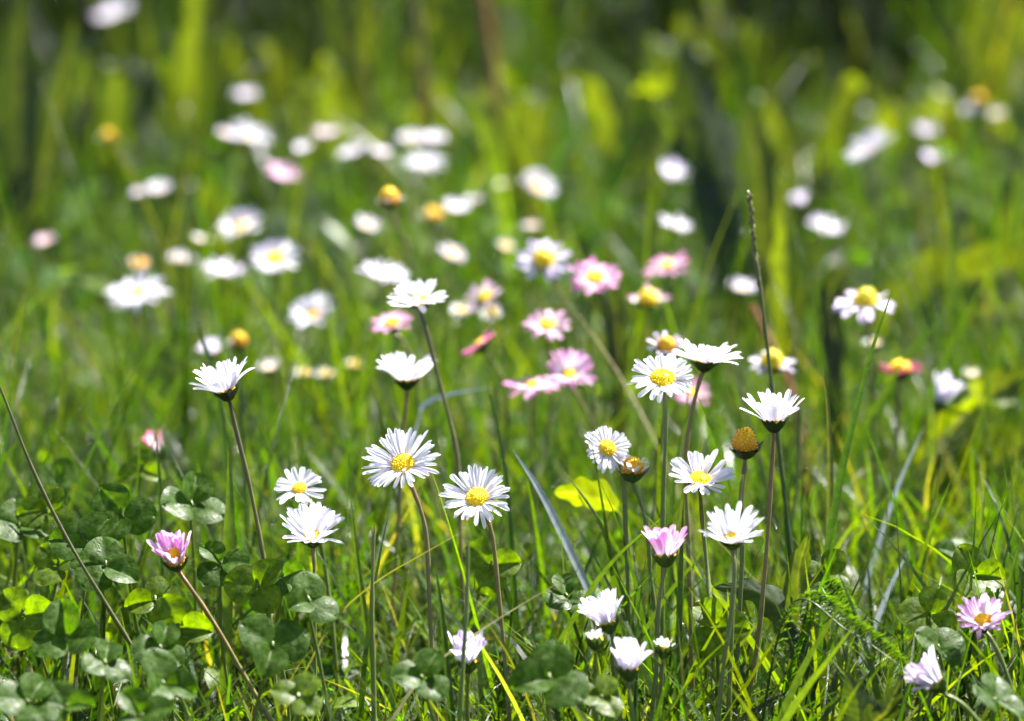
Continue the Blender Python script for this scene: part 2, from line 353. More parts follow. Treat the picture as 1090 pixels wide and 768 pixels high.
#SECTION-DAISIES
exec_rows = [
 # sharp, near
 (241,417,70,1.17,(-.30,1,.0),46,'white daisy seen from the side at the left, fanned petals, dark arching stem',dict(stem=[(250,450),(268,520),(282,600),(287,660)],sc='d',group=G1,n=34)),
 (446,323,68,1.24,(-.15,1,.22),30,'tallest sharp white daisy, ragged petals on a black bent stem',dict(stem=[(458,365),(474,430),(487,500),(492,600)],sc='d',group=G1,n=32,disc='yellow',rd=.17)),
 (433,406,72,1.26,(0,1,-.02),46,'white daisy in side view directly below the tallest sharp daisy',dict(stem=[(431,440),(428,480),(423,560)],sc='r',group=G1,n=32)),
 (429,495,86,1.14,(-.16,.80,.62),24,'large white daisy facing the camera, the widest flower of all',dict(stem=[(441,525),(452,570),(458,660)],sc='r',group=G1,n=54,rd=.17,curl=-8)),
 (508,531,78,1.15,(-.10,.78,.64),20,'white daisy with lilac shaded petals right of the widest flower, on a red stem',dict(stem=[(519,556),(529,600),(535,680)],sc='r',group=G1,n=46,rd=.18,curl=-8)),
 (319,521,61,1.18,(-.05,.75,.5),8,'small ragged white daisy touching the open cup daisy below it',dict(stem=[(330,545,.01),(345,590,.02),(352,660,.02)],sc='g',group=G1,n=26,keep=.95,rd=.15)),
 (333,573,67,1.14,(.02,.9,.40),46,'open white cup daisy with a yellow heart, just above the clover patch',dict(stem=[(336,620),(335,690)],sc='b',group=G1,n=32,rd=.17,curl=-4,sag=((0,-1,0),-10))),
 (187,598,46,1.12,(-.12,.93,.5),68,'lilac half closed daisy leaning left on a red slanting stem',dict(stem=[(205,630),(242,690),(288,765)],sc='r',group=G1,pink=.8,n=30,disc='orange',rd=.0027,hd=.0042,tone=np.array([.72,.26,.62]),curl=0,pet=.0092,gap=True)),
 (498,706,34,1.10,(0,1,.1),70,'lilac nearly closed daisy low in the grass at the bottom centre',dict(sc='g',group=G1,pink=.5,n=20,tone=LILAC,rd=.3,pet=.0095,curl=-8)),
 (647,664,44,1.11,(-.36,1,.0),64,'white closing daisy leaning left, low beside the small round bud',dict(stem=[(654,690),(660,760)],sc='g',group=G1,n=24,rd=.25,pet=.0095)),
 (669,714,38,1.08,(0,1,.0),68,'white closing daisy on a thick green stem, lowest of the centre flowers',dict(stem=[(671,740),(673,800)],sc='g',group=G1,n=22,pink=.12,tone=LILAC,rd=.3,pet=.0088)),
 (708,593,46,1.12,(0,1,.0),68,'pink cup daisy with a dark calyx between the centre stems',dict(stem=[(703,640),(698,700),(693,765)],sc='b',group=G1,pink=.75,n=24,rd=.27,pet=.009,tone=np.array([.76,.30,.62]))),
 (780,575,64,1.10,(-.02,.9,.40),48,'white cup daisy with a yellow heart above two close stems',dict(stem=[(781,610),(774,690),(764,765)],sc='b',group=G1,n=34,rd=.17,pet=.0098,sag=((0,-1,0),-8))),
 (646,478,56,1.18,(.30,.55,.76),2,'flat white daisy turned right, left of the withered orange daisy',dict(stem=[(658,492),(666,530),(668,600)],sc='b',group=G1,n=34,rd=.19,curl=0)),
 (705,404,76,1.17,(0,.85,.52),8,'wide open white daisy with a round yellow disc on an upright green stem',dict(stem=[(707,430),(708,500),(706,600)],sc='g',group=G1,n=36,rd=.2,curl=-4)),
 (709,370,44,1.28,(.0,.85,.5),22,'lilac daisy with an orange domed disc peeping out behind the wide open daisy',dict(sc='g',group=G1,n=20,disc='spent',rd=.26,pink=.45,tone=LILAC,keep=.7,hd=.0036)),
 (750,386,76,1.19,(.10,1,-.05),30,'white daisy with drooping outer petals on a red curved stem',dict(stem=[(743,408),(735,445),(731,500),(733,580)],sc='r',group=G1,n=32,rd=.16,keep=.85)),
 (824,450,60,1.14,(0,1,.0),58,'white cup daisy in side view on a straight brown stem, beside the spent yellow cone',dict(stem=[(822,500),(818,580),(810,650),(800,720)],sc='r',group=G1,n=32,rd=.2,pet=.0098)),
 (745,512,76,1.14,(.06,.9,.42),22,'white daisy with upturned petals below the spent yellow cone',dict(stem=[(748,545,.01),(753,600,.01),(756,680)],sc='b',group=G1,n=32,rd=.18,curl=6)),
 (1046,662,56,1.10,(-.08,.75,.62),44,'pink tipped cup daisy at the far right, orange heart open to the camera',dict(stem=[(1058,685),(1074,730),(1086,775)],sc='g',group=G1,n=40,pink=.8,disc='orange',rd=.2,tone=np.array([.7,.35,.66]))),
 (998,728,38,1.07,(-.75,.75,.0),66,'pink white half closed daisy lying to the left in the bottom right corner',dict(stem=[(1008,740),(1040,768)],sc='g',group=G1,n=24,pink=.4,tone=np.array([.7,.4,.7]),rd=.26,pet=.0092)),
 (170,482,8,1.34,(-.55,1,0),84,'narrow pink closed bud leaning left in the blurred grass at the left',dict(sc='g',group='daisy buds',n=8,pink=1.0,rd=.0019,pet=.0085,name='daisy_bud',tone=np.array([.75,.22,.35]))),
 (634,682,14,1.09,(0,1,0),78,'small round white daisy bud below the closing daisy that leans left',dict(sc='g',group='daisy buds',n=12,rd=.3,pet=.0030,name='daisy_bud')),
 (707,690,16,1.10,(.1,1,0),70,'tiny white daisy bud right of the lowest centre flower',dict(sc='b',group='daisy buds',n=12,rd=.3,pet=.0028,name='daisy_bud')),
 (673,503,40,1.18,(.05,1,.1),52,'withered daisy with an orange tuft and few pale petals',dict(stem=[(680,530),(690,580),(697,640)],sc='g',group='spent daisies',n=14,keep=.55,disc='spent',rd=.0034,hd=.0042,name='withered_daisy',tone=np.array([.6,.5,.3]),pink=.4)),
 (793,478,26,1.14,(0,1,.12),40,'spent daisy without petals, a yellow and orange cone on a dark calyx',dict(stem=[(792,510),(790,560),(787,640)],sc='m',group='spent daisies',n=0,disc='spent',rd=.0035,hd=.0060,name='withered_daisy')),
 # half blurred, pink
 (579,277,62,1.44,(0,.72,.70),-4,'half blurred lilac daisy with a big domed yellow disc, highest of the pink cluster',dict(stem=[(594,310),(610,345),(622,400)],sc='m',group=G2,n=26,pink=.45,tone=LILAC,rd=.22,hd=.0032,keep=.85)),
 (633,297,60,1.40,(.06,.85,.5),8,'pink and white daisy just right of the big domed yellow disc',dict(group=G2,n=30,pink=.75,rd=.18)),
 (583,347,54,1.38,(-.08,.8,.55),5,'white and pink daisy in the middle of the pink cluster',dict(group=G2,n=26,pink=.5,rd=.18)),
 (606,400,58,1.34,(.15,.8,.55),38,'pink bowl shaped daisy, the roundest of the pink cluster',dict(stem=[(615,425),(632,456),(650,520)],sc='m',group=G2,n=30,pink=.8,rd=.17,tone=np.array([.72,.34,.58]))),
 (567,413,62,1.37,(0,1,.05),4,'flat pink and white daisy left of and under the pink bowl shaped daisy',dict(group=G2,n=26,pink=.7,rd=.18)),
 (512,368,48,1.38,(-.62,.75,-.1),8,'deep pink daisy tilted on its side, seen from the back',dict(group=G2,n=24,pink=1.1,rd=.2,tone=np.array([.78,.2,.42]))),
 (516,318,44,1.48,(-.4,.7,.5),15,'blurred daisy with a slanting yellow disc above the deep pink tilted one',dict(group=G2,n=22,pink=.45,rd=.22)),
 (490,332,30,1.5,(0,.9,.4),20,'small blurred white daisy left of the slanting yellow disc',dict(group=G2,n=20,rd=.16)),
 (523,334,26,1.5,(0,.8,.6),10,'small blurred white daisy right under the slanting yellow disc',dict(group=G2,n=18,rd=.26)),
 (417,346,50,1.38,(-.2,.9,.35),12,'pink and white daisy behind the tallest sharp daisy, its petals rising to the right',dict(stem=[(430,365),(441,392),(448,440)],sc='m',group=G2,n=24,pink=.7,disc='orange',rd=.2)),
 (711,285,54,1.50,(-.28,.95,.2),8,'pink daisy with a flat orange disc above the sharp right hand cluster',dict(group=G2,n=24,pink=.9,disc='orange',rd=.2)),
 (690,320,50,1.46,(.05,.85,.45),0,'half bald daisy, yellow disc with petals left on one side only',dict(group=G2,n=22,pink=.6,keep=.4,rd=.24,hd=.0034)),
 (736,420,46,1.42,(0,.85,.5),10,'pink and white daisy hidden behind the red curved stem',dict(group=G2,n=24,pink=.7,rd=.18,disc='orange')),
 (921,324,74,1.38,(0,1,.15),-14,'lilac daisy with a tall yellow cone and drooping petals, right of the tall seed stalk',dict(stem=[(925,350),(928,390),(930,460)],sc='m',group=G2,n=24,pink=.45,tone=LILAC,rd=.2,hd=.0056,keep=.75,disc='gold')),
 (822,388,56,1.36,(.05,.95,.35),-6,'blurred lilac daisy with a yellow dome crossed by the tall seed stalk',dict(group=G2,n=20,pink=.4,tone=LILAC,rd=.24,hd=.0048,keep=.55,disc='gold')),
 (958,395,54,1.38,(0,1,.12),8,'wilted crimson daisy with an orange rim at the right',dict(stem=[(957,410),(955,450),(950,520)],sc='m',group=G2,n=24,pink=1.3,tone=DEEP,keep=.7,disc='orange',rd=.25,hd=.003)),
 # blurred, far
 (790,308,32,1.62,(0,1,.3),12,'blurred white daisy alone left of the tall seed stalk',dict(group=G3,n=24)),
 (293,277,52,1.60,(.10,.85,.45),6,'blurred white daisy with a clear yellow disc, petals stretched flat',dict(group=G3,n=22,rd=.2)),
 (334,336,48,1.58,(.1,.85,.5),12,'blurred white daisy with an orange heart and one petal hanging down',dict(group=G3,n=20,rd=.18,disc='orange')),
 (226,376,28,1.50,(0,1,.1),38,'small blurred white cup daisy directly above the far left sharp daisy',dict(group=G3,n=20)),
 (254,366,18,1.50,(0,1,.15),30,'brown bud with a yellow top above the far left sharp daisy',dict(group='spent daisies',n=0,disc='orange',rd=.0027,hd=.0042,sc='d',name='withered_daisy')),
 (286,392,24,1.52,(0,1,.2),20,'small blurred white daisy right of the brown bud',dict(group=G3,n=20)),
 (146,314,66,1.60,(-.08,1,.22),-6,'wide flat blurred white daisy at the left, lilac petals hanging behind',dict(group=G3,n=28,rd=.14)),
 (148,282,26,1.72,(0,.9,.4),10,'blurred daisy showing mostly its orange disc, above the wide flat one',dict(group=G3,n=16,disc='orange',rd=.32,pink=.4)),
 (48,258,24,1.82,(0,1,.2),15,'small blurred pinkish daisy near the left edge',dict(group=G3,n=18,pink=.5)),
 (192,277,30,1.72,(0,1,.2),10,'blurred white daisy between the orange disc and the pale pink flat daisy',dict(group=G3,n=20)),
 (238,291,46,1.68,(0,1,.12),6,'pale pink flat blurred daisy left of the stretched white daisy',dict(group=G3,n=24,pink=.5,tone=LILAC)),
 (214,256,20,1.74,(0,1,.2),15,'tiny blurred white daisy above the pale pink flat one',dict(group=G3,n=18)),
 (258,243,46,1.76,(-.15,.9,.4),12,'blurred white daisy with its yellow disc turned left',dict(group=G3,n=22,rd=.2)),
 (170,203,28,1.86,(0,1,.3),15,'round blurred white daisy, right one of the pair at the upper left',dict(group=G3,n=22)),
 (149,207,18,1.86,(0,1,.1),30,'small blurred lilac daisy, left one of the pair at the upper left',dict(group=G3,n=16,pink=.4,tone=LILAC)),
 (300,189,36,1.84,(.1,.95,.3),18,'blurred pink and white daisy with an orange upper rim',dict(group=G3,n=24,pink=.6,disc='orange')),
 (266,147,42,1.92,(.12,1,.25),10,'bright blurred white oval daisy, leftmost of the top row',dict(group=G3,n=26)),
 (241,144,20,1.94,(0,1,.1),15,'small lilac blurred daisy touching the leftmost white oval',dict(group=G3,n=18,pink=.3,tone=LILAC)),
 (325,159,22,1.92,(-.2,1,.1),25,'small blurred white daisy, lower one of the pair above the pink and white rim',dict(group=G3,n=18)),
 (348,144,26,1.96,(.1,1,.1),15,'small blurred pinkish daisy, upper one of the pair above the pink and white rim',dict(group=G3,n=18,pink=.3)),
 (378,163,32,1.90,(-.15,1,.25),10,'blurred white daisy with an orange edge, left of two touching ones in the top row',dict(group=G3,n=22)),
 (405,164,24,1.90,(0,1,.25),12,'blurred white daisy, right of two touching ones in the top row',dict(group=G3,n=20)),
 (438,150,30,1.98,(0,1,.15),10,'pale lilac blurred daisy behind the highest white oval of the centre',dict(group=G3,n=20,pink=.3,tone=LILAC)),
 (463,149,28,1.94,(.05,1,.25),12,'highest blurred white oval in the centre top row',dict(group=G3,n=22)),
 (453,177,44,1.88,(.1,1,.22),6,'long blurred white oval daisy under the highest pair',dict(group=G3,n=26)),
 (262,103,26,2.15,(0,1,.2),15,'dim lilac daisy far back above the leftmost white oval',dict(group=G3,n=18,pink=.5,tone=LILAC)),
 (128,13,34,2.50,(0,1,.3),12,'very blurred white daisy at the top left edge of the meadow',dict(group=G3,n=22,pink=.2,tone=LILAC)),
 (110,20,24,2.55,(0,1,.1),12,'very blurred lilac daisy beside the white one at the top left',dict(group=G3,n=18,pink=.5,tone=LILAC)),
 (116,146,16,1.95,(0,1,.5),30,'small orange spent daisy standing alone at the upper left',dict(group='spent daisies',n=0,disc='orange',rd=.003,hd=.003,name='withered_daisy')),
 (415,214,20,1.46,(0,1,.3),30,'spent golden daisy cone on a long curved green stem above the tallest sharp daisy',dict(stem=[(424,240),(440,280),(448,350)],sc='m',group='spent daisies',n=6,keep=.5,disc='orange',rd=.0032,hd=.0046,pet=.004,name='withered_daisy')),
 (390,241,28,1.74,(.2,1,.25),12,'blurred white daisy left of the golden cone stem',dict(group=G3,n=22)),
 (461,230,16,1.80,(0,1,.5),15,'blurred spent daisy, pale orange disc right of the golden cone',dict(group='spent daisies',n=8,disc='orange',rd=.0036,hd=.003,pet=.004,name='withered_daisy')),
 (486,224,30,1.78,(.3,1,.2),20,'blurred lilac white daisy, left one right of the pale orange disc',dict(group=G3,n=22,pink=.2,tone=LILAC)),
 (504,214,20,1.82,(0,1,.1),15,'small blurred lilac daisy, right one right of the pale orange disc',dict(group=G3,n=18,pink=.4,tone=LILAC)),
 (481,272,30,1.64,(.3,.8,.5),15,'blurred white daisy with an orange heart above the small white pair',dict(group=G3,n=20,disc='orange',rd=.26)),
 (408,297,54,1.52,(.08,1,.15),10,'blurred white daisy just behind the tallest sharp daisy, to its upper left',dict(group=G3,n=26)),
 (572,200,38,1.80,(.30,.75,.62),18,'blurred lilac white daisy with an orange lower rim, alone above the pink cluster',dict(group=G3,n=22,disc='orange',rd=.2,pink=.2,tone=LILAC)),
 (713,190,30,1.80,(.35,.9,.3),40,'tall narrow blurred white daisy above the flat orange disc',dict(group=G3,n=24)),
 (718,242,34,1.66,(.15,.95,.3),10,'blurred white daisy with a yellow left edge under the tall narrow one',dict(group=G3,n=22)),
 (566,242,14,1.78,(0,1,.2),20,'tiny blurred blue white daisy under the one with an orange lower rim',dict(group=G3,n=16)),
 (538,263,14,1.74,(0,1,.2),20,'tiny blurred white daisy left of the big domed yellow disc',dict(group=G3,n=16)),
 (928,160,64,1.74,(-.45,.9,.12),8,'large glaring white blurred daisy standing alone at the upper right',dict(stem=[(934,195),(936,250),(935,330)],group=G3,n=60)),
 (985,142,26,2.1,(.1,1,.2),18,'dim lilac daisy, upper one of two right of the large glaring one',dict(group=G3,n=20,pink=.5,tone=LILAC)),
 (993,172,24,2.0,(.2,1,.1),30,'dim lilac daisy, lower one of two right of the large glaring one',dict(group=G3,n=20,pink=.5,tone=LILAC)),
 (1042,106,18,2.15,(0,1,.5),20,'blurred orange spent daisy near the upper right edge',dict(group='spent daisies',n=0,disc='orange',rd=.0034,hd=.003,name='withered_daisy')),
 (1033,120,22,2.15,(0,1,.2),15,'small lilac daisy left of and under the orange spent one at the upper right',dict(group=G3,n=18,pink=.4,tone=LILAC)),
 (1062,123,18,2.15,(0,1,.2),15,'small pale daisy right of the orange spent one at the upper right',dict(group=G3,n=18,pink=.3,tone=LILAC)),
 (878,245,40,1.86,(.1,1,.2),15,'pale blue white blurred daisy beside the bright upright leaf at the right',dict(group=G3,n=24,pink=.25,tone=LILAC)),
 (852,218,18,1.9,(-.2,1,.1),50,'narrow pale daisy left of the pale blue white one by the upright leaf',dict(group=G3,n=18,pink=.3,tone=LILAC)),
 (1000,432,30,1.45,(.35,1,.0),66,'narrow closed white daisy at the right, above the shiny blades',dict(group=G3,n=22,pet=.0125,rd=.12)),
 (1035,400,14,1.52,(0,1,.1),40,'small round white daisy bud right of the narrow closed daisy',dict(group='daisy buds',n=14,name='daisy_bud')),
 (930,367,14,1.5,(0,1,.1),35,'small blurred white daisy bud under the tall yellow cone',dict(group='daisy buds',n=14,name='daisy_bud')),
 (377,389,14,1.6,(0,1,.2),35,'round blurred white daisy bud left of the side view daisy in the centre',dict(group='daisy buds',n=14,name='daisy_bud')),
 (347,399,13,1.56,(0,1,.2),25,'right of two tiny pale daisy buds under the white daisy with an orange heart',dict(group='daisy buds',n=14,name='daisy_bud',pink=.3,tone=LILAC)),
 (323,398,16,1.56,(0,1,.2),25,'left of two tiny pale daisy buds under the white daisy with an orange heart',dict(group='daisy buds',n=14,name='daisy_bud',pink=.3,tone=LILAC)),
 (536,197,12,2.0,(0,1,.2),20,'faint lilac daisy left of the one with an orange lower rim',dict(group=G3,n=14,pink=.4,tone=LILAC)),
 (758,70,16,2.5,(0,1,.2),20,'faint blue lilac daisy very far back at the upper right of centre',dict(group=G3,n=14,pink=.6,tone=LILAC)),
]
for r in exec_rows:
    daisy(*r[:7], **r[7])

# ------------------------------------------------------------------ clover
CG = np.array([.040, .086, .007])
def leaflet_me(seed, fold, size=1.0, tone=CG, mark=True):
    rnd = random.Random(seed); na, nb = 29, 15
    t = np.linspace(0, 1, na)[:, None]; u = np.linspace(-1, 1, nb)[None]
    wd = .56 * np.sin(np.pi * np.clip(t, 0, 1) ** .80) ** .62 * (1 + .10 * t)
    wd = wd * (t > 0) + .02
    x = u * wd; yy = t * (1 - .05 * (1 - np.abs(u))) * 1.0 + 0.0 * u
    yy = yy - .10 * np.exp(-(u / .25) ** 2) * (t > .93)
    z = np.abs(x) * math.tan(R(fold)) * .8 - .16 * (x ** 2) * 2 - .22 * (t - .4) ** 2 + .012 * np.sin(7 * t + 3 * u + seed)
    xx = x * math.cos(R(fold))
    P = np.stack([xx, yy, z], -1) * .0135 * size
    cr = np.exp(-((t - .60 + .32 * np.abs(u) ** 1.3) / .07) ** 2) * (np.abs(u) < .92)
    vein = np.maximum(np.exp(-(u / .06) ** 2), .45 * (np.sin((t * 2.1 - np.abs(u) * .5) * 22) > .75))
    vein = np.maximum(vein, .5 * (np.abs(u) > .97))
    k = np.clip(cr * (.85 if mark else .1) + vein * .25, 0, 1)[..., None] * np.ones((na, nb, 1))
    c = tone * (1 + .12 * np.sin(t * 9 + seed))[..., None] * (1 - k) + np.array([.08, .13, .035]) * k
    uv = np.stack([np.abs(u) * .5 * np.ones((na, 1)) + 0, t - np.abs(u) * .35], -1)
    mb = MB(); mb.grid(P, c, uv); o = mb.build('leaflet', M_clover)
    me = o.data; bpy.data.objects.remove(o); return me
LEAF = {}
for i in range(6):
    LEAF['n', i] = leaflet_me(i, [6, 18, 32, 12, 40, 24][i], tone=CG * (1 + .1 * (i % 3)))
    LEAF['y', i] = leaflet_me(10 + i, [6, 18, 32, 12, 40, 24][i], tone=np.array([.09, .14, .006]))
def clover(px, py, size, d, normal, spin, label, tone='n', vs=(0, 1, 2), droop=0, group='clover leaves in the near grass', stalk=True):
    """three leaflets meeting at (px, py); size is one leaflet's length in pixels"""
    cen = at(px, py, d); rnd = random.Random(int(px * 31 + py))
    if cen[2] < .006: cen = cen + np.array([0, 0, .006 - cen[2]])
    bx, by = cen[0] + rnd.uniform(-.014, .014), cen[1] + rnd.uniform(0, .015)
    root = empty('clover_leaf', (bx, by, 0)); tag(root, label, 'clover', group)
    base_ = np.array([bx, by, 0])
    nv = nrm(R_ * normal[0] + np.array([0, 0, 1.]) * normal[1] + np.array([0, -1., 0]) * normal[2])
    m = MB(); path = catmull([[bx, by, -.003], (np.array([bx, by, 0]) * .5 + cen * .5) + [rnd.uniform(-.004, .004), .002, 0], cen - nv * .002, cen], 12)
    tube(m, path, .0006, .0005, STG, STG * .9, 6); m.build('stalk', M_stem, root, origin=base_)
    u, v, a = frame_of(nv); s = .88 * size * d / FPX / .0135
    for k in range(3):
        ph = R(spin + 120 * k + rnd.uniform(-10, 10)); dr = math.cos(ph) * u + math.sin(ph) * v
        tl = R(rnd.uniform(-5, 22) - droop); dr2 = math.cos(tl) * dr + math.sin(tl) * a
        sd_ = nrm(np.cross(dr2, a)); up = np.cross(sd_, dr2)
        o = bpy.data.objects.new('leaflet', LEAF[tone, vs[k]]); col.objects.link(o); o.parent = root
        mt = mathutils.Matrix((sd_, dr2, up)).transposed().to_4x4()
        sc_ = s * rnd.uniform(.92, 1.08)
        o.matrix_local = mathutils.Matrix.Translation(V((cen + dr2 * .0004 - base_).tolist())) @ mt @ mathutils.Matrix.Scale(sc_, 4)
    return root
CL = [
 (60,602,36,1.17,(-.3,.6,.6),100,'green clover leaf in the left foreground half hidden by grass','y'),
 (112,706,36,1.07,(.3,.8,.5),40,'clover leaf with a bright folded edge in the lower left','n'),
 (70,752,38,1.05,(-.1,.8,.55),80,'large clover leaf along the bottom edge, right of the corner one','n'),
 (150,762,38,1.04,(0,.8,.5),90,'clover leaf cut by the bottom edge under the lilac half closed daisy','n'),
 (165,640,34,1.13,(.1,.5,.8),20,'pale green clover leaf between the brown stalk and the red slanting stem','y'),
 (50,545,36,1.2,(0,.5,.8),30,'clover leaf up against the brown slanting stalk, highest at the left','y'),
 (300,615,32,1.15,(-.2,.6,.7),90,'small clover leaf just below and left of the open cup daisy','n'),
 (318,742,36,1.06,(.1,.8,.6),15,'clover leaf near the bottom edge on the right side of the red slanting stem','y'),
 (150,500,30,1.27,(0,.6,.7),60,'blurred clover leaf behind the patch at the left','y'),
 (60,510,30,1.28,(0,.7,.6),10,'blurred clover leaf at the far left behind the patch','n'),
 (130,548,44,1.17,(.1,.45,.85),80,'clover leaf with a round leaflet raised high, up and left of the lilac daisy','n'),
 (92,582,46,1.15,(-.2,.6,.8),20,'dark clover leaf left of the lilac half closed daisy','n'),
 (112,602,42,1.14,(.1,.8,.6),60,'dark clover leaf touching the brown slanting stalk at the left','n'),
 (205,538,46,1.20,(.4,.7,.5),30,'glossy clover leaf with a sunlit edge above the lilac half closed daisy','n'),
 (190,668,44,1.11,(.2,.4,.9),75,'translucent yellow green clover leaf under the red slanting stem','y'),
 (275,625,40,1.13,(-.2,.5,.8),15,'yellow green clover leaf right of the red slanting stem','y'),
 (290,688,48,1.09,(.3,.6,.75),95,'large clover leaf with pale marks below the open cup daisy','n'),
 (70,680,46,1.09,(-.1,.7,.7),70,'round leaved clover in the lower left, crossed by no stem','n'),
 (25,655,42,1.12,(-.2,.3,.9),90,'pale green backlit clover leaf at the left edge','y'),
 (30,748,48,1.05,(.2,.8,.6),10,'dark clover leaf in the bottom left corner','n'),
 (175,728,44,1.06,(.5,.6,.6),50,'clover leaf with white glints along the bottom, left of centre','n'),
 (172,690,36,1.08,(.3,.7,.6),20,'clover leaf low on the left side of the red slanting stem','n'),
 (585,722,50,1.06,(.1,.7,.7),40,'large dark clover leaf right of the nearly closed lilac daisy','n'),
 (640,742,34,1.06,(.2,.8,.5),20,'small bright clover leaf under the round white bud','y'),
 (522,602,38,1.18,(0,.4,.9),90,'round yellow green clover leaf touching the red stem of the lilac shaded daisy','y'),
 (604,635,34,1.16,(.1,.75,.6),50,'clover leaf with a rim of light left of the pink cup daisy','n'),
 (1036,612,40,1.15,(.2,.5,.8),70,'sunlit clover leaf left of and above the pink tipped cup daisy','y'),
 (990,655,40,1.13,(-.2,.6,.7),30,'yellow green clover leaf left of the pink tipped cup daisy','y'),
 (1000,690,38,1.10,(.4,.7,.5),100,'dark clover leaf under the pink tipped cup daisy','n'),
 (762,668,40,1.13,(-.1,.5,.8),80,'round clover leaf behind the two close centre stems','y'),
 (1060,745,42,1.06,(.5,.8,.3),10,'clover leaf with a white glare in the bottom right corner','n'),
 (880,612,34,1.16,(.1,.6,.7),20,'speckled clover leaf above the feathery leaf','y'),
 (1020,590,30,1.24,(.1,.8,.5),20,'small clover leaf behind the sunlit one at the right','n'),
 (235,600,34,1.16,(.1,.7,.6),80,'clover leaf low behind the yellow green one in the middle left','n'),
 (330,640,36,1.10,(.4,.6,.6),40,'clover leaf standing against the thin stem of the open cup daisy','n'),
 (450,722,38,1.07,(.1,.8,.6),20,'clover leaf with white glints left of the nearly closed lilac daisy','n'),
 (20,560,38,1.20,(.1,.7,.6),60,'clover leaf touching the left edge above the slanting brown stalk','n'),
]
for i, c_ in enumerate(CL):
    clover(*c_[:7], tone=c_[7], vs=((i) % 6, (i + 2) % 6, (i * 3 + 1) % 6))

# ------------------------------------------------------------------ single blades and stalks
def path_px(pts, d, dd=0.0):
    """points from the top down in pixels; goes on to the ground"""
    P = [at(q[0], q[1], d + dd * i + (q[2] if len(q) > 2 else 0)) for i, q in enumerate(pts)]
    P = [p for p in P if p[2] > .003]
    k = P[-1] - P[-2]; s = P[-1][2] / max(-k[2], 1e-4); sh = np.clip(k * s, -.03, .03)
    P.append(np.array([P[-1][0] + sh[0], P[-1][1] + sh[1], -.003]))
    return np.array(P)[::-1]
def blade(pts, d, wmm, c, label, c_tip=None, name='grass_shoot', cat='grass', side=(1, .25, .1), group='tall single grass blades', fold=.3, to_ground=True):
    P = path_px(pts, d) if to_ground else np.array([at(q[0], q[1], d + (q[2] if len(q) > 2 else 0)) for q in pts])[::-1]
    base_ = P[0].copy(); m = MB(); ribbon(m, catmull(P, 28), wmm / 1000, nrm(side), c, fold, c_tip=c_tip, tip=2.2)
    o = m.build(name, M_dry if np.min(c) > .1 else M_grass, origin=base_, loc=base_); tag(o, label, cat, group); return o
G_ = np.array([.055, .11, .016]); YG = np.array([.12, .18, .02]); ST = np.array([.30, .27, .13]); PB = np.array([.50, .55, .58])  # PB: glint of the shiny blades put into their base colour
blade([(953,300),(925,385),(897,500),(880,600),(872,680)],1.16,3.2,G_*1.2,'long green blade curving up right of centre with a fine pointed tip')
blade([(874,382),(882,440),(884,520),(882,640)],1.20,2.6,np.array([.14,.15,.04]),'pale brownish blade standing upright left of the long curving one')
blade([(202,305),(212,350),(228,400),(240,470),(246,560)],1.30,2.6,G_,'blurred green blade rising above the far left daisy')
blade([(516,400),(528,450),(538,510),(545,600)],1.22,2.4,G_,'green blade between the widest flower and the flat white daisy')
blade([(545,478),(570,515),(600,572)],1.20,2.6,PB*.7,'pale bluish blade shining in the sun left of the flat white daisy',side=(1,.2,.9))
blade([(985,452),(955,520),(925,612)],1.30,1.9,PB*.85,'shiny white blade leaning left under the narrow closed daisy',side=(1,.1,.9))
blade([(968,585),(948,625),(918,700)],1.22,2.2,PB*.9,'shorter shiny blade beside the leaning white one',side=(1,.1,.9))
blade([(243,475),(245,530),(243,600)],1.17,4.0,YG,'broad upright yellow green blade left of the small ragged daisy')
blade([(305,460),(309,520),(306,600)],1.25,2.2,G_,'thin green blade above the small ragged daisy')
blade([(500,562),(450,590),(400,620),(356,660),(325,715)],1.13,.7,ST*.7,'thin pale blade slanting down left under the widest flower')
blade([(612,610),(520,666),(455,715),(415,770)],1.10,1.1,ST,'thin straw blade slanting across the bottom centre')
blade([(912,663),(880,705),(846,752)],1.07,2.2,np.array([.22,.30,.02]),'bright yellow blade at the bottom right leaning right')
blade([(897,640),(878,672),(855,712),(830,768)],1.09,2.4,YG,'yellow green blade left of and above the bright yellow one')
blade([(600,410),(590,470),(580,560)],1.35,2.4,G_,'blurred blade under the pink bowl shaped daisy')
blade([(735,430),(722,480),(715,540),(712,620)],1.22,2.0,G_*1.1,'green blade beside the red curved stem')
blade([(728,522),(725,600),(722,700)],1.13,2.2,G_,'green blade behind the white daisy with upturned petals')
blade([(600,500),(640,560),(665,640)],1.18,2.0,YG*.8,'green blade below the flat white daisy')
blade([(712,545),(655,595),(610,660)],1.14,1.8,YG,'thin yellow green blade leaning right, left of the pink cup daisy')
blade([(765,530),(745,590),(700,650)],1.16,1.4,YG,'thin blade leaning behind the white cup daisy with two stems')
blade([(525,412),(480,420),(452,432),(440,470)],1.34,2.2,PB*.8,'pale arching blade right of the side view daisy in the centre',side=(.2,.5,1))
blade([(1012,180),(1013,250),(1012,330)],1.55,3.2,YG,'blurred upright blade near the right edge')
blade([(990,340),(940,420),(905,480),(880,560)],1.36,3.5,YG*.9,'blurred broad blade slanting behind the long curving one')
blade([(1035,300),(970,380),(920,470)],1.42,3.0,G_,'blurred dark blade slanting at the right')
blade([(100,455),(112,520),(118,600)],1.28,2.2,G_,'thin dark blade at the left above the clover')
blade([(165,455),(170,520),(172,640)],1.22,1.8,G_,'thin blade above the lilac half closed daisy')
blade([(1048,520),(1044,590),(1040,680)],1.20,3.0,YG,'green blade rising behind the pink tipped cup daisy')
